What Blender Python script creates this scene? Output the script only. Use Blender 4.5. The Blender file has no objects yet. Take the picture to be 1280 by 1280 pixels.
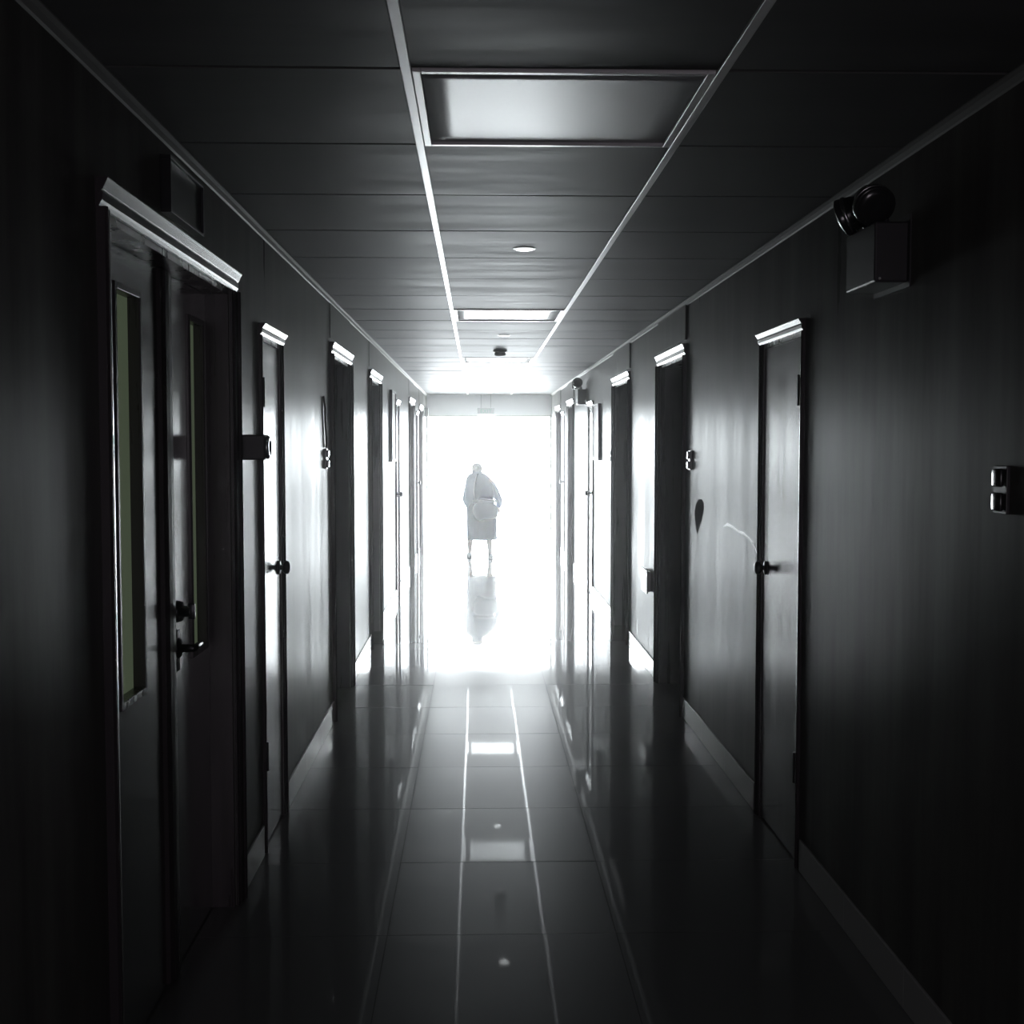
import bpy, bmesh, math, random
from mathutils import Vector, Matrix
random.seed(7)
PI = math.pi
COL = bpy.context.scene.collection
XL, XR, ZC = -.868, 1.253, 2.512        # left wall, right wall, ceiling
Y0, Y1 = -3.0, 20.9                     # corridor from behind the camera to the bright opening

# ------------------------------------------------------------------ materials
def mat(name, col, rough=.5, metal=0, spec=.5, coat=0, var=0, vscale=(4, 4, 4), rvar=0, bump=0, bscale=40, alpha=None):
    m = bpy.data.materials.new(name); m.use_nodes = True
    nt = m.node_tree; b = nt.nodes['Principled BSDF']
    b.inputs['Base Color'].default_value = (*col, 1)
    b.inputs['Roughness'].default_value = rough
    b.inputs['Metallic'].default_value = metal
    b.inputs['Specular IOR Level'].default_value = spec
    b.inputs['Coat Weight'].default_value = coat
    if coat: b.inputs['Coat Roughness'].default_value = .032
    tc = nt.nodes.new('ShaderNodeTexCoord')
    if var or rvar:
        mp = nt.nodes.new('ShaderNodeMapping'); mp.inputs['Scale'].default_value = vscale
        nz = nt.nodes.new('ShaderNodeTexNoise'); nz.inputs['Scale'].default_value = 1; nz.inputs['Detail'].default_value = 6
        nz.inputs['Roughness'].default_value = .6
        nt.links.new(tc.outputs['Object'], mp.inputs['Vector']); nt.links.new(mp.outputs[0], nz.inputs['Vector'])
        if var:
            mr = nt.nodes.new('ShaderNodeMapRange'); mr.inputs['From Min'].default_value = .3; mr.inputs['From Max'].default_value = .7
            mr.inputs['To Min'].default_value = 1 - var; mr.inputs['To Max'].default_value = 1 + var
            mx = nt.nodes.new('ShaderNodeVectorMath'); mx.operation = 'SCALE'; mx.inputs[0].default_value = col
            nt.links.new(nz.outputs['Fac'], mr.inputs['Value']); nt.links.new(mr.outputs[0], mx.inputs['Scale'])
            nt.links.new(mx.outputs[0], b.inputs['Base Color'])
        if rvar:
            m2 = nt.nodes.new('ShaderNodeMapRange'); m2.inputs['From Min'].default_value = .3; m2.inputs['From Max'].default_value = .7
            m2.inputs['To Min'].default_value = max(.02, rough - rvar); m2.inputs['To Max'].default_value = rough + rvar
            nt.links.new(nz.outputs['Fac'], m2.inputs['Value']); nt.links.new(m2.outputs[0], b.inputs['Roughness'])
    if bump:
        n2 = nt.nodes.new('ShaderNodeTexNoise'); n2.inputs['Scale'].default_value = bscale; n2.inputs['Detail'].default_value = 3
        bp = nt.nodes.new('ShaderNodeBump'); bp.inputs['Strength'].default_value = bump; bp.inputs['Distance'].default_value = .002
        nt.links.new(tc.outputs['Object'], n2.inputs['Vector']); nt.links.new(n2.outputs['Fac'], bp.inputs['Height'])
        nt.links.new(bp.outputs[0], b.inputs['Normal'])
    return m

M = dict(
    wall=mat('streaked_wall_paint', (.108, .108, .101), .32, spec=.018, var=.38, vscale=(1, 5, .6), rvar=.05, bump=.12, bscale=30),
    wall_end=mat('end_wall_glare_white', (.9, .9, .9), .5, spec=.3),  # near-white albedo: glare above the opening is put into the colour
    tile=mat('polished_floor_tile', (.15, .154, .152), .30, spec=.015, coat=1, var=.04, vscale=(.8, .8, .8)),
    grout=mat('grout', (.05, .05, .05), .8),
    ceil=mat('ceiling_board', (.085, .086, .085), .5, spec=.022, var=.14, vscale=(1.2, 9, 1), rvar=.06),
    gap=mat('dark_joint', (.03, .03, .03), .9),
    bar=mat('white_painted_metal', (.6, .6, .6), .30, spec=.5),
    acryl=mat('white_acrylic', (.5, .53, .53), .36, spec=.55),
    cornice=mat('dull_painted_strip', (.16, .16, .15), .55, spec=.12),
    lamp=None,
    skirt=mat('glazed_skirting_tile', (.40, .40, .39), .16, spec=.6, rvar=.03),
    wood=mat('dark_varnished_wood', (.044, .036, .040), .30, spec=.6, var=.35, vscale=(20, 14, 1), rvar=.08),
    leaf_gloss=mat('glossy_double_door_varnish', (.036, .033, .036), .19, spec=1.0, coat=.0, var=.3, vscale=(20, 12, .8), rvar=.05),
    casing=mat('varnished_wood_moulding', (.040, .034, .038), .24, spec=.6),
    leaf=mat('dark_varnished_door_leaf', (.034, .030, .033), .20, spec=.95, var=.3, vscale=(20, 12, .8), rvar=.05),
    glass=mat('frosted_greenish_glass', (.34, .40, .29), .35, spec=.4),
    chrome=mat('brushed_metal', (.55, .55, .56), .25, 1),
    darkmetal=mat('dark_metal', (.05, .05, .055), .3, 1),
    black=mat('black_plastic', (.032, .030, .034), .4),
    black_gloss=mat('glossy_black_plastic', (.02, .02, .022), .16, spec=.7),
    white=mat('white_plastic', (.62, .63, .62), .25),
    chip=mat('exposed_grey_plaster', (.10, .11, .10), .9, spec=.1),
    scuff=mat('pale_scuffed_plaster', (.8, .8, .78), .35, spec=.5),
    board=mat('board_panel', (.7, .7, .68), .5),
    green=mat('sign_green', (.35, .55, .45), .5),
    skin=mat('skin', (.60, .45, .38), .55, bump=.1),
    hair=mat('white_hair', (.85, .85, .86), .6, var=.1, vscale=(60, 60, 20)),
    jacket=mat('pale_blue_jacket_cloth', (.21, .28, .44), .9, spec=.1, var=.08, vscale=(12, 12, 4), bump=.3, bscale=120),
    skirtc=mat('grey_blue_skirt_cloth', (.06, .08, .19), .9, spec=.1, var=.08, vscale=(20, 20, 2), bump=.3, bscale=120),
    bag=mat('light_bag_cloth', (.50, .57, .70), .85, spec=.1, bump=.3, bscale=90),
    shoe=mat('grey_shoe', (.4, .4, .42), .5),
    day=None,
    paving=mat('pale_paving', (.7, .7, .7), .6, bump=.2),
)

m = bpy.data.materials.new('daylight_glass'); m.use_nodes = True; nt = m.node_tree; nt.nodes.clear()
em = nt.nodes.new('ShaderNodeEmission'); em.inputs[0].default_value = (.90, .968, 1, 1); em.inputs[1].default_value = 30
nt.links.new(em.outputs[0], nt.nodes.new('ShaderNodeOutputMaterial').inputs[0]); M['day'] = m
for k, c, e in (('lamp', (.95, 1, 1), 1.2), ('glass', (.78, 1, .62), .055)):  # slot glass gets a faint glow in place of light from the room behind
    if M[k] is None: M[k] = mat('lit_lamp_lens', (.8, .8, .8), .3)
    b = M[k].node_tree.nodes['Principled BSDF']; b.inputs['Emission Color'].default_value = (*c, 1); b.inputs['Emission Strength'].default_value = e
nt = M['wall'].node_tree; bp = [n for n in nt.nodes if n.type == 'BUMP'][0]
tc = [n for n in nt.nodes if n.type == 'TEX_COORD'][0]
mp = nt.nodes.new('ShaderNodeMapping'); mp.inputs['Scale'].default_value = (1, 9, .9)
nz = nt.nodes.new('ShaderNodeTexNoise'); nz.inputs['Scale'].default_value = 1.3; nz.inputs['Detail'].default_value = 5
b2 = nt.nodes.new('ShaderNodeBump'); b2.inputs['Strength'].default_value = .2; b2.inputs['Distance'].default_value = .003
nt.links.new(tc.outputs['Object'], mp.inputs[0]); nt.links.new(mp.outputs[0], nz.inputs['Vector']); nt.links.new(nz.outputs['Fac'], b2.inputs['Height'])
nt.links.new(b2.outputs[0], bp.inputs['Normal'])
b = M['leaf_gloss'].node_tree.nodes['Principled BSDF']; b.inputs['Coat Weight'].default_value = 1; b.inputs['Coat Roughness'].default_value = .15; b.inputs['Coat IOR'].default_value = 2.1
# ------------------------------------------------------------------ helpers
def obj(name, bm, m, parent=None, smooth=False, loc=None):
    me = bpy.data.meshes.new(name); bmesh.ops.recalc_face_normals(bm, faces=bm.faces); bm.to_mesh(me); bm.free()
    for k in (m if isinstance(m, (list, tuple)) else [m]): me.materials.append(k)
    if smooth:
        for p in me.polygons: p.use_smooth = True
    o = bpy.data.objects.new(name, me); COL.objects.link(o)
    if loc: o.location = loc
    if parent: o.parent = parent
    return o
def box(bm, x0, x1, y0, y1, z0, z1, bev=0, mi=0, mtx=None):
    vs = [bm.verts.new((x, y, z)) for x in (x0, x1) for y in (y0, y1) for z in (z0, z1)]
    if mtx is not None:
        for v in vs: v.co = mtx @ v.co
    F = [(0, 1, 3, 2), (4, 6, 7, 5), (0, 4, 5, 1), (2, 3, 7, 6), (0, 2, 6, 4), (1, 5, 7, 3)]
    fs = [bm.faces.new([vs[i] for i in f]) for f in F]
    for f in fs: f.material_index = mi
    if bev:
        es = list({e for f in fs for e in f.edges})
        bmesh.ops.bevel(bm, geom=es, offset=bev, segments=2, affect='EDGES', profile=.5)
def nb(): return bmesh.new()
def bx(*a, **k): b = nb(); box(b, *a, **k); return b
def loft(bm, rings, cap=True, mi=0):
    R = [[bm.verts.new(p) for p in r] for r in rings]
    n = len(R[0])
    for a, b in zip(R[:-1], R[1:]):
        for i in range(n): bm.faces.new((a[i], a[(i + 1) % n], b[(i + 1) % n], b[i])).material_index = mi
    if cap:
        bm.faces.new(list(reversed(R[0]))).material_index = mi; bm.faces.new(R[-1]).material_index = mi
def frame(d):
    d = Vector(d).normalized(); u = d.orthogonal().normalized()
    return u, d.cross(u)
def lathe(bm, base, axis, prof, seg=24, mi=0):
    "prof: list of (distance along axis, radius)"
    base = Vector(base); d = Vector(axis).normalized(); u, v = frame(d)
    loft(bm, [[base + d * h + (u * math.cos(t) + v * math.sin(t)) * max(r, 1e-4)
               for t in [2 * PI * k / seg for k in range(seg)]] for h, r in prof], mi=mi)
def tube(bm, pts, r, seg=10, mi=0):
    pts = [Vector(p) for p in pts]; rings = []
    u = None
    for i, p in enumerate(pts):
        d = (pts[min(i + 1, len(pts) - 1)] - pts[max(i - 1, 0)]).normalized()
        if u is None: u = d.orthogonal().normalized()
        u = (u - d * u.dot(d)).normalized(); v = d.cross(u)
        rr = r[i] if isinstance(r, (list, tuple)) else r
        rings.append([p + (u * math.cos(t) + v * math.sin(t)) * rr for t in [2 * PI * k / seg for k in range(seg)]])
    loft(bm, rings, mi=mi)
def tag(o, label=None, cat=None, group=None, kind=None):
    if label: o['label'] = label
    if cat: o['category'] = cat
    if group: o['group'] = group
    if kind: o['kind'] = kind
    return o
def empty(name, loc, label, cat, group=None, kind=None):
    o = bpy.data.objects.new(name, None); COL.objects.link(o); o.location = loc; o.empty_display_size = .1
    return tag(o, label, cat, group, kind)
def part(name, bm, m, root, smooth=False, label=None):
    "world-space mesh parented to a root whose location (translation only) is removed"
    off = Vector((0, 0, 0)); p = root
    while p: off += p.location; p = p.parent
    bmesh.ops.translate(bm, verts=bm.verts, vec=-off)
    o = obj(name, bm, m, root, smooth)
    if label: o['label'] = label
    return o

# ------------------------------------------------------------------ floor of slightly uneven polished tiles
ROW, FY = .7257, 4.082
COLS = [XL - .25, -.307, .467, XR + .25]
bm = nb()
n0 = math.floor((Y0 - FY) / ROW); n1 = math.ceil((Y1 + .3 - FY) / ROW)
box(bm, XL - .25, XR + .25, FY + n0 * ROW, FY + n1 * ROW, -.12, -.003, mi=1)
for n in range(n0, n1):
    for c in range(3):
        y0, y1 = FY + n * ROW + .0015, FY + (n + 1) * ROW - .0015
        x0, x1 = COLS[c] + .0015, COLS[c + 1] - .0015
        ty, tx = random.gauss(0, .0005), random.gauss(0, .0005)
        h = lambda x, y: (x - (x0 + x1) / 2) * tx + (y - (y0 + y1) / 2) * ty
        top = [bm.verts.new((x, y, h(x, y))) for x, y in ((x0, y0), (x1, y0), (x1, y1), (x0, y1))]
        bot = [bm.verts.new((v.co.x, v.co.y, -.004)) for v in top]
        bm.faces.new(top)
        for i in range(4): bm.faces.new((top[i], bot[i], bot[(i + 1) % 4], top[(i + 1) % 4]))
tag(obj('floor', bm, [M['tile'], M['grout']]), 'polished square tile floor mirroring the bright end of the corridor', 'floor', kind='structure')

# ------------------------------------------------------------------ ceiling: board rows between two long T bars
BL, BR = -.163, .565
CR, CY = .7127, 2.875
LIGHT_ROWS = (0, 7, 13, 19)
bm = nb()
box(bm, XL - .25, XR + .25, Y0 - .2, Y1 + .25, ZC + .09, ZC + .25, mi=1)
n0 = math.floor((Y0 - CY) / CR); n1 = math.ceil((Y1 - CY) / CR)
for n in range(n0, n1):
    for c, (x0, x1) in enumerate(((XL - .01, BL), (BL, BR), (BR, XR + .01))):
        if c == 1 and n in LIGHT_ROWS: continue
        y0, y1 = CY + n * CR + .009, min(CY + (n + 1) * CR - .009, Y1)
        # each board sags and tilts a little
        ty = random.gauss(0, .0015); sag = random.uniform(.0003, .001)
        gx, gy = 1, 1
        V = [[bm.verts.new((x0 + (x1 - x0) * i / gx, y0 + (y1 - y0) * j / gy,
              ZC + ty * ((j / gy) - .5) * (y1 - y0) 
              )) for j in range(gy + 1)] for i in range(gx + 1)]
        for i in range(gx):
            for j in range(gy):
                bm.faces.new((V[i][j], V[i][j + 1], V[i + 1][j + 1], V[i + 1][j]))
        ring = [V[i][0] for i in range(gx + 1)] + [V[gx][j] for j in range(1, gy + 1)] + [V[i][gy] for i in range(gx - 1, -1, -1)] + [V[0][j] for j in range(gy - 1, 0, -1)]
        up = [bm.verts.new((v.co.x, v.co.y, ZC + .018)) for v in ring]
        for i in range(len(ring)):
            k = (i + 1) % len(ring)
            bm.faces.new((ring[i], ring[k], up[k], up[i]))
        bm.faces.new(up)
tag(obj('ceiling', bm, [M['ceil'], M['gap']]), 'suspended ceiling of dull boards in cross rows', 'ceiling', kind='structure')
for i, x in enumerate((BL, BR)):
    b = nb(); box(b, x - .012, x + .012, Y0, Y1, ZC - .007, ZC + .02, bev=.002)
    tag(obj('trim_%d' % (1 + i), b, M['bar']), '%s long metal ceiling bar running towards the light' % ('left' if i == 0 else 'right'), 'ceiling trim', kind='structure')
for i, (x, s) in enumerate(((XL, -1), (XR, 1))):
    b = nb()
    pr = [(0, 0), (.022, 0), (.022, -.004), (.010, -.008), (.006, -.022), (0, -.026)]
    loft(b, [[(x - s * px, y, ZC + pz) for px, pz in pr] for y in (Y0, Y1)])
    tag(obj('trim_%d' % (3 + i), b, M['cornice']), 'thin cornice strip where the ceiling meets the %s wall' % ('left' if i == 0 else 'right'), 'cornice', kind='structure')

# light panels
LW = ['flat square ceiling light panel nearest the camera, glowing softly at its far edge',
      'second ceiling light panel, solid white strip above the middle doors',
      'third ceiling light panel, thin white strip just past the smoke detector',
      'farthest ceiling light panel, lost in the glare near the opening']
for k, n in enumerate(LIGHT_ROWS):
    y0, y1 = CY + n * CR + .004, CY + (n + 1) * CR - .004
    x0, x1 = BL + .013, BR - .013
    r = empty('ceiling_light', ((x0 + x1) / 2, (y0 + y1) / 2, ZC), LW[k], 'ceiling light', 'square ceiling light panels')
    b = nb(); w = .020
    for a in ((x0, x0 + w, y0, y1), (x1 - w, x1, y0, y1), (x0 + w, x1 - w, y0, y0 + w), (x0 + w, x1 - w, y1 - w, y1)):
        box(b, *a, ZC - .006, ZC + .03, bev=.002)
    part('frame', b, M['bar'], r)
    b = nb(); w = .021; gx, gy = 10, 10
    V = [[b.verts.new((x0 + w + (x1 - x0 - 2 * w) * i / gx, y0 + w + (y1 - y0 - 2 * w) * j / gy,
          ZC + .002)) for j in range(gy + 1)] for i in range(gx + 1)]
    for i in range(gx):
        for j in range(gy): b.faces.new((V[i][j], V[i][j + 1], V[i + 1][j + 1], V[i + 1][j]))
    ret = bmesh.ops.extrude_face_region(b, geom=b.faces[:])
    bmesh.ops.translate(b, verts=[v for v in ret['geom'] if isinstance(v, bmesh.types.BMVert)], vec=(0, 0, .006))
    part('diffuser', b, M['acryl'], r, True)

# downlights and detectors
for k, (y, lab) in enumerate(((5.45, 'small round white downlight nearest the camera'),
                              (9.69, 'small round downlight just before the smoke detector'),
                              (13.32, 'small round downlight just after the third light panel'),
                              (20.05, 'tiny round downlight farthest away at the bright end'))):
    r = empty('downlight', (.207, y, ZC), lab, 'downlight', 'round downlights between the ceiling bars')
    b = nb(); lathe(b, (.207, y, ZC + .01), (0, 0, -1), [(0, .050), (.0095, .052), (.0115, .051), (.0125, .046), (.012, .043), (.01, .042)], 32)
    part('trim_ring', b, M['white'], r, True)
    b = nb(); lathe(b, (.207, y, ZC + .008), (0, 0, -1), [(0, .0405), (.0125, .0405), (.0145, .036), (.0155, .020), (.016, .008), (.0161, .0005)], 32)
    part('lens', b, M['lamp' if k < 3 else 'acryl'], r, True)
r = empty('smoke_detector', (.204, 11.2, ZC), 'dark round smoke detector on the ceiling between the light panels', 'smoke detector')
b = nb(); lathe(b, (.204, 11.2, ZC + .005), (0, 0, -1), [(0, .062), (.012, .064), (.022, .060), (.024, .052)], 32); part('base', b, M['black'], r, True)
b = nb(); lathe(b, (.204, 11.2, ZC - .018), (0, 0, -1), [(0, .045), (.014, .052), (.028, .050), (.036, .038), (.040, .012), (.0402, .001)], 32); part('sensor_cap', b, M['black'], r, True)

# ------------------------------------------------------------------ walls with door openings
# (y0, y1, top, recess) of each opening
WIDE_Z, NAR_Z = 2.195, 2.09
OPEN = {-1: [(2.94, 4.375, WIDE_Z, .082), (4.985, 5.46, NAR_Z, .004), (7.40, 8.37, WIDE_Z, .185), (10.00, 10.93, WIDE_Z, .185),
             (13.12, 13.56, NAR_Z, .004), (15.70, 16.70, WIDE_Z, .185), (17.45, 17.85, NAR_Z, .004), (18.42, 19.33, WIDE_Z, .185)],
        1: [(4.75, 5.385, NAR_Z, .004), (7.47, 8.45, WIDE_Z, .185), (10.19, 11.25, WIDE_Z, .185), (13.35, 13.86, NAR_Z, .004),
            (16.08, 17.0, WIDE_Z, .185), (17.75, 18.15, NAR_Z, .004), (18.62, 19.53, WIDE_Z, .185)]}
CAS = .078
for s, X, nm in ((-1, XL, 'left'), (1, XR, 'right')):
    b = nb(); y = Y0 - .2
    def wb(a, c, z0, z1): box(b, min(X, X + s * .24), max(X, X + s * .24), a, c, z0, z1)
    for (a, c, zt, rec) in OPEN[s]:
        wb(y, a, -.05, ZC + .1); wb(a, c, zt, ZC + .1); y = c
    wb(y, Y1 + .2, -.05, ZC + .1)
    # raised filler boards between each wide door and the ceiling
    for (a, c, zt, rec) in OPEN[s]:
        if zt == WIDE_Z and a > 5:
            box(b, min(X, X - s * .009), max(X, X - s * .003), a - CAS, c + CAS, zt + CAS + .012, ZC - .02)
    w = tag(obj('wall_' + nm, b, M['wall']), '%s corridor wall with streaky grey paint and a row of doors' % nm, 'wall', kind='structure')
    # skirting between the doors
    b = nb(); y = Y0
    for (a, c, zt, rec) in OPEN[s] + [(Y1 + CAS, 0, 0, 0)]:
        e = a - CAS
        if e > y:
            n = max(1, round((e - y) / .6))
            for k in range(n):
                p, q = y + (e - y) * k / n, y + (e - y) * (k + 1) / n - .002
                box(b, min(X, X - s * .010), max(X, X - s * .010), p, q, .0015, .125, bev=.002)
        y = c + CAS
    tag(obj('baseboard_' + nm, b, M['skirt']), 'glazed tile skirting along the %s wall, broken by door openings' % nm, 'baseboard', kind='structure')
    if s == 1:
        b = nb()   # teardrop of missing paint
        P = [(0, .066), (.045, .058), (.095, .035), (.125, .0), (.11, -.035), (.06, -.062), (.0, -.078), (-.03, -.060), (-.075, -.03), (-.12, -.0), (-.10, .035), (-.05, .058)]
        out = [(6.80, 1.335), (6.86, 1.350), (6.95, 1.345), (7.03, 1.315), (7.07, 1.27), (7.06, 1.225), (7.02, 1.18), (6.985, 1.15), (6.93, 1.185), (6.87, 1.225), (6.82, 1.265), (6.79, 1.30)]
        loft(b, [[(X + .002, yy, zz) for yy, zz in out], [(X - .0012, yy, zz) for yy, zz in out]])
        part('paint_chip', b, M['chip'], w, label='dark teardrop patch of missing paint')
        b = nb(); pts = [(X, 6.24, 1.238), (X, 6.14, 1.256), (X, 6.0, 1.250), (X, 5.88, 1.238), (X, 5.76, 1.236), (X, 5.64, 1.222), (X, 5.55, 1.205), (X, 5.47, 1.16)]
        tube(b, pts, [.003, .008, .007, .006, .007, .005, .006, .003], 8)
        for v in b.verts: v.co.x = X + (v.co.x - X) * .06
        part('wall_scuff', b, M['scuff'], w, label='pale curved scuff in the paint')
# end wall above the opening, and the wall behind the camera
OT = 2.165
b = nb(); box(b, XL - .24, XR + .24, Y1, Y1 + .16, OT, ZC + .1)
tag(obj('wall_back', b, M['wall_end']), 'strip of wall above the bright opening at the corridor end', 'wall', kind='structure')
b = nb(); box(b, XL - .24, XR + .24, Y0 - .2, Y0, -.1, ZC + .1)
tag(obj('wall_front', b, M['wall']), 'plain wall closing the corridor behind the viewer', 'wall', kind='structure')
b = nb()
for x0, x1 in ((XL, XL + .03), (XR - .03, XR)): box(b, x0, x1, Y1 - .0, Y1 + .12, 0, OT, bev=.003)
box(b, XL, XR, Y1, Y1 + .12, OT - .03, OT - .0005, bev=.003)
win = empty('window_1', ((XL + XR) / 2, Y1, 0), 'wide window wall flooded with white daylight at the corridor end', 'window', kind='structure')
part('frame', b, M['board'], win)
part('daylight_pane', bx(XL + .03, XR - .03, Y1 + .06, Y1 + .07, .001, OT - .03), M['day'], win, label='pane filled with blinding white daylight')

# ------------------------------------------------------------------ doors
def side_casing(b, X, s, ya, yb, z1, k=1):
    "curved moulding standing beside the opening, from y=ya (outer) to yb (inner)"
    prof = [(0, 0), (0, .020), (.10, .026), (.20, .024), (.26, .017), (.40, .015), (.62, .017), (.78, .015), (.84, .010), (1, .008), (1, 0)]
    loft(b, [[(X - s * h * k, ya + (yb - ya) * t, z) for t, h in prof] for z in (0.0, z1)])
def head_casing(b, X, s, y0, y1, z0, z1):
    prof = [(0, 0), (0, .008), (.12, .012), (.20, .016), (.46, .018), (.52, .013), (.58, .018), (.84, .026), (.95, .030), (1, .030), (1, 0)]
    loft(b, [[(X - s * h, y, z0 + (z1 - z0) * t) for t, h in prof] for y in (y0, y1)])
def surround(r, X, s, a, c, zt, rec, cas=CAS):
    b = nb(); side_casing(b, X, s, a - cas, a, zt, 1 if cas == CAS else .6); part('door_casing', b, M['casing'], r)
    b = nb(); side_casing(b, X, s, c + cas, c, zt, 1 if cas == CAS else .5); part('door_casing', b, M['casing'], r)
    b = nb(); head_casing(b, X, s, a - cas - .004, c + cas + .004, zt, zt + (.066 if cas == CAS else .046)); part('head_casing', b, M['casing'], r, label='moulded head casing catching the light')
    b = nb(); d = .215
    q = -.003 if rec > .01 else 0
    def jb(y0, y1, z0, z1): box(b, min(X - s * q, X + s * d), max(X - s * q, X + s * d), y0, y1, z0, z1)
    jb(a, a + .018, 0, zt); jb(c - (.018 if cas == CAS else .010), c, 0, zt); jb(a + .018, c - .018, zt - .018, zt)
    part('door_jamb', b, M['wood'], r)
def knob(root, X, s, y, z, sc=1.0, m='darkmetal'):
    b = nb(); lathe(b, (X, y, z), (-s, 0, 0), [(0, .030 * sc), (.006, .031 * sc), (.009, .026 * sc), (.010, .012 * sc), (.018, .011 * sc), (.023, .022 * sc), (.031, .029 * sc), (.043, .029 * sc), (.051, .020 * sc), (.054, .008 * sc), (.0542, .0005)], 24)
    return part('door_knob', b, M[m], root, True)
def leaf_box(X, s, rec, y0, y1, zt, th=.04):
    xf = X + s * rec
    return bx(min(xf, xf + s * th), max(xf, xf + s * th), y0, y1, .008, zt, bev=.0025)
def narrow(n, s, X, op, lab, zoff=0):
    a, c, zt, rec = op
    r = empty('door_%d' % n, (X, (a + c) / 2, 0), lab, 'door', kind='structure')
    surround(r, X, s, a, c, zt, rec, .045)
    lf = part('door_leaf', leaf_box(X, s, rec, a + .02, c - .0115, zt - .02), M['leaf'], r)
    xf = X + s * rec
    knob(lf, xf, s, c - .070, 1.118)
    for z in (.38, 1.865):
        b = nb(); box(b, min(xf, xf - s * .006), max(xf, xf - s * .006), a + .019, a + .052, z - .058, z + .058, bev=.001)
        tube(b, [(xf - s * .008, a + .022, z - .06), (xf - s * .008, a + .022, z + .06)], .008, 10)
        part('hinge', b, M['black'], r)
def wide(n, s, X, op, lab):
    a, c, zt, rec = op
    r = empty('door_%d' % n, (X, (a + c) / 2, 0), lab, 'door', kind='structure')
    surround(r, X, s, a, c, zt, rec)
    lf = part('door_leaf', leaf_box(X, s, rec - .035, a + .02, c - .02, zt - .02), M['leaf'], r)
    knob(lf, X + s * (rec - .035), s, a + .10, 1.05)
L, R = OPEN[-1], OPEN[1]
# double door at the left foreground
a, c, zt, rec = L[0]
r = empty('door_1', (XL, (a + c) / 2, 0), 'dark double door in the left foreground, each leaf with a tall narrow glass slot', 'door', kind='structure')
surround(r, XL, -1, a, c, zt, rec)
xf = XL - rec
def slot_leaf(y0, y1, g0, g1, gz0, gz1):
    b = nb(); th = .045
    zt2 = zt - .02
    for q in ((y0, g0, .008, zt2), (g1, y1, .008, zt2), (g0, g1, .008, gz0), (g0, g1, gz1, zt2)):
        box(b, xf - th, xf, *q)
    lf = part('door_leaf', b, M['leaf_gloss'], r)
    b = nb(); e = .016
    for q in ((g0 - e, g0 + .004, gz0 - e, gz1 + e), (g1 - .004, g1 + e, gz0 - e, gz1 + e), (g0, g1, gz0 - e, gz0 + .004), (g0, g1, gz1 - .004, gz1 + e)):
        box(b, xf - .03, xf + .007, *q, bev=.003)
    part('glazing_bead', b, M['wood'], lf)
    part('glass_pane', bx(xf - .034, xf - .028, g0 + .003, g1 - .003, gz0 + .003, gz1 - .003), M['glass'], lf, label='greenish frosted glass slot')
    return lf
slot_leaf(a + .02, 3.735, 3.275, 3.50, .96, 2.065)
l2 = slot_leaf(3.742, c - .02, 4.10, 4.30, .96, 2.065)
b = nb()   # rounded cover strip over the meeting edges
prof = [(0, 0), (.006, .012), (.03, .020), (.065, .022), (.10, .020), (.124, .012), (.13, 0)]
loft(b, [[(xf + h, 3.70 + t, z) for t, h in prof] for z in (.01, zt - .021)])
part('astragal', b, M['wood'], r)
b = nb(); lathe(b, (xf, 3.875, 1.13), (1, 0, 0), [(0, .034), (.010, .034), (.022, .030), (.024, .018), (.045, .017), (.047, .010)], 20); box(b, xf + .04, xf + .062, 3.868, 3.882, 1.105, 1.155, bev=.003)
part('deadbolt', b, M['darkmetal'], l2, True)
b = nb(); lathe(b, (xf, 3.885, 1.012), (1, 0, 0), [(0, .032), (.008, .033), (.014, .028), (.016, .013), (.055, .012), (.060, .010)], 20)
tube(b, [(xf + .052, 3.878, 1.012), (xf + .056, 3.90, 1.012), (xf + .054, 3.95, 1.012), (xf + .050, 4.0, 1.008), (xf + .046, 4.02, 1.006)], [.011, .011, .010, .009, .007], 12)
box(b, xf, xf + .006, 3.860, 3.905, .94, 1.07, bev=.002)
part('lever_handle', b, M['darkmetal'], l2, True)

narrow(2, -1, XL, L[1], 'narrow dark door on the left wall next after the double door')
wide(3, -1, XL, L[2], 'wide dark recessed door on the left wall beside the cable')
wide(4, -1, XL, L[3], 'second wide dark recessed door on the left wall')
narrow(5, -1, XL, L[4], 'narrow whitened door on the left wall past the flat board')
wide(6, -1, XL, L[5], 'recessed door on the left wall beyond the person, third of its width')
narrow(7, -1, XL, L[6], 'very thin narrow door on the left wall between the two farthest wide doors')
wide(8, -1, XL, L[7], 'last recessed door on the left wall by the bright opening')
narrow(9, 1, XR, R[0], 'narrow dark door with round knob, nearest on the right wall')
wide(10, 1, XR, R[1], 'wide black recessed door on the right wall with a bright head casing')
wide(11, 1, XR, R[2], 'second wide black recessed door on the right wall')
narrow(12, 1, XR, R[3], 'narrow whitened door on the right wall below the far emergency lamp')
wide(13, 1, XR, R[4], 'recessed door on the right wall just past the far emergency lamp')
narrow(14, 1, XR, R[5], 'very thin narrow door on the right wall between the two farthest wide doors')
wide(15, 1, XR, R[6], 'last recessed door on the right wall by the bright opening')

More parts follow.
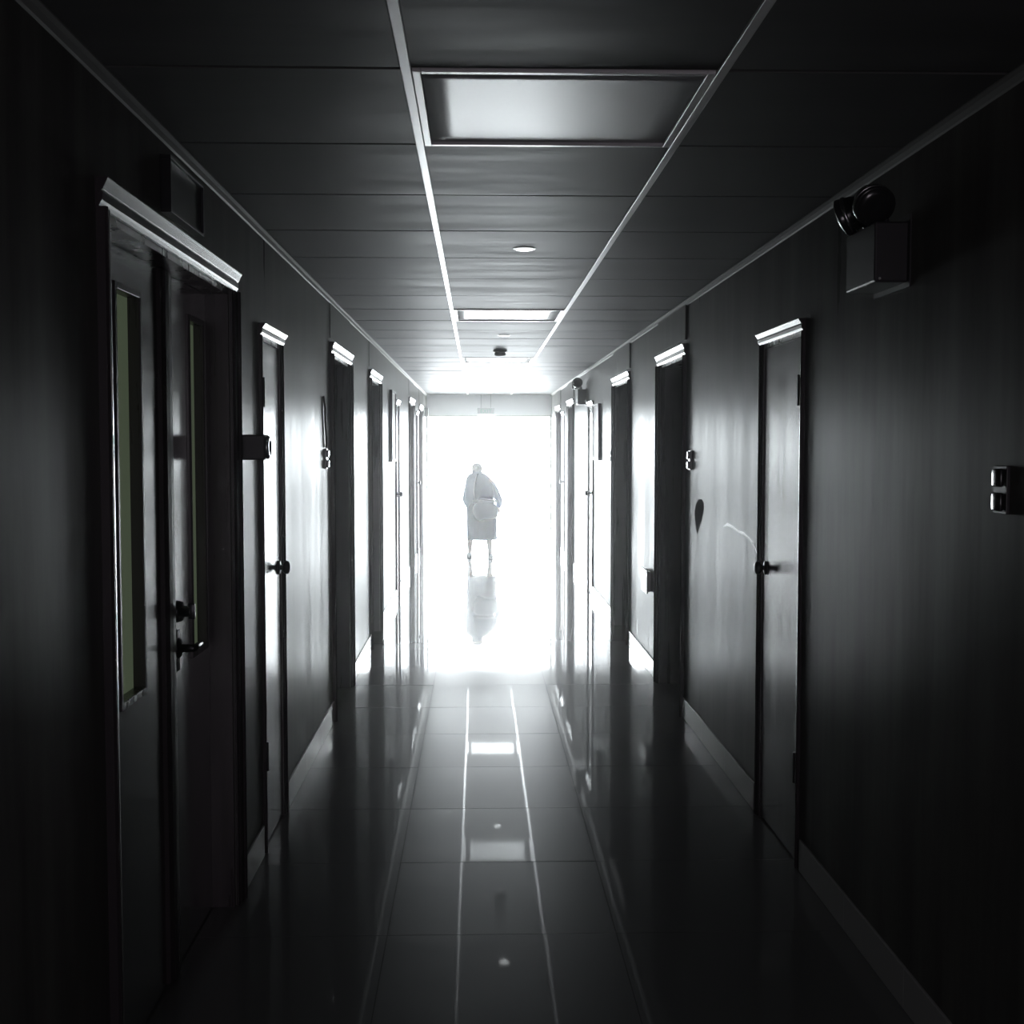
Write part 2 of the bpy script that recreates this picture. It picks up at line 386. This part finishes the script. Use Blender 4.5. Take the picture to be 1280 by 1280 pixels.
# ------------------------------------------------------------------ things on the walls
# blank sign above the double door
r = empty('door_sign', (XL, 3.64, 2.37), 'dark blank sign plate above the double door', 'sign')
part('sign_plate', bx(XL, XL + .022, 3.45, 3.84, 2.298, 2.438, bev=.003), M['black'], r)
b = nb()
box(b, XL, XL + .030, 3.44, 3.85, 2.290, 2.298, bev=.001); box(b, XL, XL + .030, 3.44, 3.85, 2.438, 2.446, bev=.001)
box(b, XL, XL + .030, 3.44, 3.449, 2.298, 2.438, bev=.001); box(b, XL, XL + .030, 3.841, 3.85, 2.298, 2.438, bev=.001)
part('sign_frame', b, M['darkmetal'], r)
# projecting dark box on the left wall
r = empty('wall_box', (XL, 4.52, 1.644), 'dark box jutting from the left wall between the double door and the narrow door', 'wall box')
b = nb(); box(b, XL, XL + .10, 4.48, 4.57, 1.598, 1.690, bev=.006); part('housing', b, M['black'], r)
b = nb(); lathe(b, (XL + .098, 4.525, 1.644), (1, 0, 0), [(0, .040), (.008, .042), (.014, .036), (.014, .028), (.006, .026)], 24); part('end_ring', b, M['chrome'], r, True)
b = nb(); box(b, XL, XL + .006, 4.465, 4.60, 1.585, 1.70, bev=.002); part('mounting_plate', b, M['black'], r)
# small switch boxes beside doors
def switch(X, s, y, z, lab, grp=None, body='white', dy=.075, dz=.115):
    r = empty('wall_switch', (X, y, z), lab, 'switch', grp)
    def q(a, b_, y0, y1, z0, z1, bev): return bx(min(X - s * a, X - s * b_), max(X - s * a, X - s * b_), y0, y1, z0, z1, bev=bev)
    part('face_plate', q(0, .010, y - dy / 2, y + dy / 2, z - dz / 2, z + dz / 2, .002), M[body], r)
    for k in (-1, 1):
        b = nb(); zz = z + k * dz * .25
        box(b, min(X - s * .0102, X - s * .021), max(X - s * .0102, X - s * .021), y - dy * .33, y + dy * .33, zz - dz * .19, zz + dz * .19, bev=.004)
        part('push_button', b, M['black_gloss' if body == 'black' else 'chrome'], r, True)
    return r
switch(XR, 1, 2.90, 1.545, 'shiny two-button switch at the right edge of the view', body='black')
switch(XR, 1, 7.22, 1.565, 'small switch on the right wall above the teardrop paint chip', body='white')
switch(XR, 1, 11.45, 1.553, 'tiny switch at the far side of the second wide right door', body='black')
switch(XL, -1, 7.06, 1.575, 'small switch on the left wall at the bottom end of the cable', body='white')
b = nb(); tube(b, [(XL + .007, 7.05, 1.64), (XL + .009, 7.04, 1.70), (XL + .007, 7.01, 1.78), (XL + .009, 7.0, 1.86), (XL + .006, 6.975, 1.90), (XL + .004, 6.96, 1.925)], .006, 8)
tag(obj('wall_cable', b, M['black'], smooth=True), 'thin dark cable running up the left wall from the switch', 'cable')
# socket box
r = empty('socket_box', (XR, 9.0, .66), 'pale socket box low on the right wall between two black doors', 'socket')
part('housing', bx(XR - .022, XR, 8.86, 9.13, .590, .735, bev=.003), M['white'], r)
part('lid', bx(XR - .032, XR - .0225, 8.84, 9.15, .578, .747, bev=.003), M['white'], r)
# flat boards
for s, X, y0, z0, z1, lab in ((-1, XL, 12.20, 1.49, 2.20, 'tall flat board fixed on the left wall before the narrow far door'),
                              (1, XR, 12.53, 1.50, 2.08, 'flat board fixed on the right wall before the narrow far door')):
    r = empty('wall_board', (X, y0 + .3, z0), lab, 'board', 'flat boards on the far walls')
    a, bb = sorted((X, X - s * .022)); part('panel', bx(a, bb, y0 + .02, y0 + .55, z0 + .02, z1 - .02), M['board'], r)
    b = nb(); a, bb = sorted((X, X - s * .030))
    for q in ((y0, y0 + .0195, z0, z1), (y0 + .5505, y0 + .57, z0, z1), (y0 + .0195, y0 + .5505, z0, z0 + .0195), (y0 + .0195, y0 + .5505, z1 - .0195, z1)): box(b, a, bb, *q)
    part('frame', b, M['darkmetal'], r)
r = tag(obj('wall_speaker', bx(XL, XL + .065, 20.25, 20.37, 2.12, 2.27, bev=.006), M['white']), 'small pale box high on the left wall at the bright end', 'wall box')

# twin-head emergency lamps
def lamp_head(r, c, d):
    d = Vector(d).normalized(); c = Vector(c)
    b = nb(); lathe(b, c - d * .045, d, [(0, .012), (.004, .028), (.018, .044), (.040, .052), (.070, .058), (.076, .060), (.082, .060), (.084, .056)], 28)
    h = part('lamp_head', b, M['black_gloss'], r, True)
    b = nb(); lathe(b, c + d * .036, d, [(0, .055), (.005, .052), (.010, .036), (.012, .012), (.0121, .0005)], 28); part('lens', b, M['black_gloss'], h, True)
    b = nb(); lathe(b, c + d * .008, d, [(0, .0565), (.004, .0595), (.010, .0595), (.013, .0575)], 28); part('chrome_band', b, M['chrome'], h, True)
def emergency(y, lab, d1, d2):
    r = empty('emergency_lamp', (XR, y, 2.12), lab, 'emergency light', 'twin-head emergency lamps on the right wall')
    part('battery_box', bx(XR - .10, XR, y - .14, y + .14, 2.125, 2.30, bev=.006), M['black'], r)
    part('mounting_plate', bx(XR - .004, XR, y - .16, y + .16, 2.11, 2.32), M['black'], r)
    for k, d in ((1, d1), (-1, d2)):
        cy = y + k * .085
        b = nb(); tube(b, [(XR - .05, cy, 2.298), (XR - .055, cy, 2.325), (XR - .07, cy, 2.34)], .011, 10); part('swivel_arm', b, M['black'], r, True)
        lamp_head(r, (XR - .095, cy, 2.365), d)
    b = nb(); lathe(b, (XR - .085, y - .141, 2.135), (0, -1, 0), [(0, .004), (.003, .0035), (.004, .001)], 10); part('indicator', b, M['white'], r, True)
emergency(3.72, 'dark twin-head emergency lamp high in the right foreground', (-.75, .5, -.35), (.05, -.8, -.5))
emergency(14.35, 'small twin-head emergency lamp far down the right wall', (-.85, .25, .1), (-.2, -.8, .3))

# exit sign above the opening
r = empty('exit_sign', (.142, Y1, 2.17), 'faint white exit sign hanging in the glare at the corridor end', 'exit sign')
part('housing', bx(0.0, .285, Y1 - .06, Y1 - .025, 2.175, 2.285, bev=.004), M['white'], r)
for x in (.06, .225):
    b = nb(); tube(b, [(x, Y1 - .0425, 2.284), (x, Y1 - .0425, ZC)], .004, 8); part('hanger', b, M['white'], r)
cu = bpy.data.curves.new('exit_text', 'FONT'); cu.body = 'EXIT'; cu.size = .095; cu.extrude = .001; cu.align_x = 'CENTER'
t = bpy.data.objects.new('exit_text', cu); COL.objects.link(t)
bpy.context.view_layer.update()
me = bpy.data.meshes.new_from_object(t.evaluated_get(bpy.context.evaluated_depsgraph_get())); bpy.data.objects.remove(t)
me.materials.clear(); me.materials.append(M['green'])
tx = bpy.data.objects.new('lettering', me); COL.objects.link(tx); tx.parent = r
tx.rotation_euler = (PI / 2, 0, 0); tx.location = (0, -.0625, .028)

# ------------------------------------------------------------------ the person, seen from behind, walking towards the light
PX, PY = .030, 18.1
per = empty('person', (PX, PY, 0), 'hunched person in loose pale clothes and a knee-length skirt walking away', 'person')
def skinned(name, nodes, edges, m, root, lvl=1):
    me = bpy.data.meshes.new(name); me.from_pydata([n[0] for n in nodes], edges, [])
    o = bpy.data.objects.new(name, me); COL.objects.link(o)
    md = o.modifiers.new('s', 'SKIN'); md.use_smooth_shade = True
    for i, n in enumerate(nodes):
        sv = me.skin_vertices[0].data[i]; sv.radius = (n[1], n[2] if len(n) > 2 else n[1]); sv.use_root = (i == 0)
    sd = o.modifiers.new('d', 'SUBSURF'); sd.levels = sd.render_levels = lvl
    bpy.context.view_layer.update()
    m2 = bpy.data.meshes.new_from_object(o.evaluated_get(bpy.context.evaluated_depsgraph_get()))
    bpy.data.objects.remove(o); m2.name = name; m2.materials.clear(); m2.materials.append(m)
    for p in m2.polygons: p.use_smooth = True
    o = bpy.data.objects.new(name, m2); COL.objects.link(o); o.parent = root
    return o
N = []; E = []
def nd(p, r, r2=None, par=None):
    N.append((p, r, r2 or r)); i = len(N) - 1
    if par is not None: E.append((par, i))
    return i
pel = nd((0, 0, .74), .13, .11)
w1 = nd((0, .03, .90), .115, .10, pel); ch = nd((-.005, .09, 1.06), .13, .11, w1); nk0 = nd((-.015, .17, 1.16), .05, .05, ch)
nk = nd((-.025, .21, 1.225), .05, .05, nk0); hd0 = nd((-.038, .262, 1.255), .065, .07, nk); hd = nd((-.04, .285, 1.300), .070, .082, hd0); ht = nd((-.04, .29, 1.350), .048, .056, hd)
for s in (-1, 1):
    hip = nd((s * .085, 0, .66), .085, .085, pel)
    fwd = .07 if s < 0 else -.07
    kn = nd((s * .12, .03 + fwd * .4, .40), .052, .052, hip)
    cf = nd((s * .140, fwd * .8 - .01, .27), .046, .048, kn)
    an = nd((s * .150, fwd, .07), .028, .028, cf)
    he = nd((s * .152, fwd - .015, .035), .027, .027, an)
    nd((s * .165, fwd + .14, .022), .026, .018, he)
    sh = nd((s * .155, .12, 1.13), .058, .055, ch)
    if s > 0:
        el = nd((.275, .07, .86), .037, .037, sh); wr = nd((.285, .19, .72), .024, .024, el); hp = nd((.280, .235, .68), .026, .018, wr)
    else:
        el = nd((-.20, .13, .86), .037, .037, sh); wr = nd((-.17, .30, .76), .024, .024, el); hp = nd((-.155, .35, .735), .026, .018, wr)
    P = Vector(N[hp][0]); D = (P - Vector(N[wr][0])).normalized()
    for k in range(4):
        off = Vector((0, 0, 1)).cross(D).normalized() * ((k - 1.5) * .019)
        ln = (.062, .074, .07, .055)[k]
        a1 = nd(tuple(P + off + D * .035), .0088, .0088, hp)
        a2 = nd(tuple(P + off + D * (.035 + ln * .5) + Vector((0, 0, -.008))), .0082, .0082, a1)
        nd(tuple(P + off + D * (.030 + ln * .85) + Vector((0, 0, -.03))), .0072, .0072, a2)
    tdir = Vector((0, 0, 1)).cross(D).normalized() * (-s)
    t1 = nd(tuple(P + tdir * .030 - D * .005), .011, .011, hp)
    nd(tuple(P + tdir * .045 + D * .032), .009, .009, t1)
skinned('body', N, E, M['skin'], per, 2)
def ell(cx, cy, cz, rx, ry, n=36, fold=0, ph=0, nf=9, tilt=0):
    out = []
    for k in range(n):
        t = 2 * PI * k / n; f = 1 + fold * math.sin(nf * t + ph)
        yy = ry * math.sin(t) * f
        out.append((cx + rx * math.cos(t) * f, cy + yy, cz + yy * tilt))
    return out
def cloth(name, rings, m, root=per, thick=.006):
    b = nb(); loft(b, rings, cap=False)
    o = obj(name, b, m, root, True)
    s = o.modifiers.new('t', 'SOLIDIFY'); s.thickness = thick; s.offset = 0
    return o
# knee-length skirt
cloth('skirt', [ell(.02, .02, .90, .17, .13), ell(.02, .01, .80, .195, .155, fold=.01), ell(.022, .0, .68, .212, .17, fold=.02, ph=.4),
                ell(.025, .0, .52, .218, .175, fold=.03, ph=.7), ell(.028, .0, .38, .214, .175, fold=.04, ph=.9), ell(.028, .0, .27, .216, .18, fold=.05, ph=1)], M['skirtc'])
# loose hip-length jacket with a rounded, stooping back
cloth('jacket', [ell(.015, .02, .56, .212, .165, fold=.02), ell(.01, .02, .70, .205, .160, fold=.015), ell(.002, .03, .85, .205, .155, fold=.01),
                 ell(-.004, .06, .98, .205, .15, tilt=.1), ell(-.012, .09, 1.09, .198, .14, tilt=.2), ell(-.022, .12, 1.165, .178, .118, tilt=.3),
                 ell(-.030, .15, 1.212, .135, .09, tilt=.35), ell(-.034, .18, 1.235, .085, .07, tilt=.35), ell(-.036, .20, 1.262, .060, .060, tilt=.2), ell(-.036, .215, 1.285, .058, .058, tilt=.1)], M['jacket'])
for s, pts in ((1, [(.13, .12, 1.12), (.20, .10, 1.02), (.265, .07, .89), (.285, .085, .85), (.285, .14, .79), (.287, .18, .745)]),
               (-1, [(-.13, .12, 1.12), (-.165, .115, 1.02), (-.195, .12, .89), (-.205, .14, .85), (-.19, .22, .80), (-.175, .285, .765)])):
    b = nb(); tube(b, pts, [.075, .068, .058, .056, .050, .046], 16); part_o = obj('sleeve', b, M['jacket'], per, True)
    sb = part_o.modifiers.new('d', 'SUBSURF'); sb.levels = sb.render_levels = 1
# short white hair with a small bun
b = nb()
rings = []
for k in range(9):
    ph = PI * .62 * k / 8
    rings.append([(-.04 + .083 * math.sin(ph) * math.cos(t), .243 + .095 * math.sin(ph) * math.sin(t) * .95 - .01, 1.335 + .088 * math.cos(ph) - (.02 if math.sin(t) < 0 else 0) * k / 8) for t in [2 * PI * q / 24 for q in range(24)]])
rings[0] = [(x * 1 + (x + .04) * .1, y, z) for x, y, z in rings[0]]
rings[0] = [(-.04 + .004 * math.cos(2 * PI * q / 24), .233 + .004 * math.sin(2 * PI * q / 24), 1.423) for q in range(24)]
loft(b, rings)
bmesh.ops.translate(b, verts=b.verts, vec=(0, .03, -.025)); hair = obj('hair', b, M['hair'], per, True)
b = nb(); lathe(b, (-.035, .195, 1.320), (0, -1, .25), [(0, .02), (.008, .032), (.025, .036), (.040, .028), (.048, .012), (.050, .001)], 18); obj('hair_bun', b, M['hair'], hair, True)
for s in (-1, 1):
    fwd = .07 if s < 0 else -.07
    b = nb(); cx, cy = s * .157, fwd + .045
    loft(b, [ell(cx, cy, 0.001, .040, .115, 20), ell(cx, cy, .022, .043, .12, 20), ell(cx, cy - .01, .045, .038, .10, 20), ell(cx, cy - .045, .068, .034, .055, 20)])
    obj('shoe', b, M['shoe'], per, True)
# shoulder bag across the lower back
bag = empty('shoulder_bag', (PX + .08, PY - .235, .56), 'pale cloth bag hanging across the back of the walking person', 'bag')
bag.parent = None
b = nb()
out = [(-.185, .285), (.185, .29), (.19, .10), (.175, .02), (.02, .035), (-.07, .0), (-.10, -.02), (-.16, .05), (-.185, .14)]
rings = []
for yy, k in ((.024, .90), (.012, 1), (-.012, 1), (-.030, .93), (-.040, .8)):
    rings.append([(x * k, yy, (z - .14) * k + .14) for x, z in out])
loft(b, rings)
o = obj('bag_body', b, M['bag'], bag, True)
sb = o.modifiers.new('d', 'SUBSURF'); sb.levels = sb.render_levels = 2
b = nb(); box(b, -.185, .18, -.046, .010, .270, .305, bev=.008); obj('bag_flap', b, M['bag'], bag)
b = nb(); tube(b, [(-.15, .02, .29), (-.165, .055, .42), (-.15, .13, .54), (-.13, .20, .615), (-.12, .26, .655), (-.11, .33, .665)], .011, 8); obj('bag_strap', b, M['bag'], bag, True)

# ------------------------------------------------------------------ light
def area(name, loc, rot, sx, sy, power, col):
    l = bpy.data.lights.new(name, 'AREA'); l.shape = 'RECTANGLE'; l.size = sx; l.size_y = sy; l.energy = power; l.color = col
    o = bpy.data.objects.new(name, l); COL.objects.link(o); o.location = loc; o.rotation_euler = rot
    return o
DAY = (.90, .98, 1.0)
area('rear_fill', ((XL + XR) / 2, Y0 + .05, 1.4), (PI / 2, 0, 0), 1.8, 1.8, 24, (1, .90, 1))  # weak fill lamp added behind the camera to lift the blacks
w = bpy.data.worlds.new('World'); bpy.context.scene.world = w; w.use_nodes = True
bg = w.node_tree.nodes['Background']; bg.inputs[0].default_value = (.9, .97, 1, 1); bg.inputs[1].default_value = 3
vs = w.node_tree.nodes.new('ShaderNodeVolumeScatter'); vs.inputs['Density'].default_value = .0036; vs.inputs['Anisotropy'].default_value = .965
w.node_tree.links.new(vs.outputs[0], w.node_tree.nodes['World Output'].inputs['Volume'])

# ------------------------------------------------------------------ camera
cam = bpy.data.cameras.new('camera'); co = bpy.data.objects.new('camera', cam); COL.objects.link(co)
cam.sensor_width = 36; cam.lens = 1540 / 1280 * 36; cam.clip_start = .05
co.location = (0, 0, 1.65)
co.rotation_euler = (PI / 2 - math.radians(3.085), 0, -math.radians(1.597))
sc = bpy.context.scene; sc.camera = co
vs_ = sc.view_settings; sc.display_settings.display_device = 'sRGB'
vs_.view_transform = 'Standard'; vs_.look = 'None'; vs_.gamma = 1; vs_.use_curve_mapping = False; vs_.exposure = 0
cy = sc.cycles; cy.max_bounces = 12; cy.diffuse_bounces = 8; cy.glossy_bounces = 8; cy.volume_bounces = 1
cy.sample_clamp_indirect = 20; cy.use_denoising = True; cy.caustics_reflective = True; cy.blur_glossy = .5
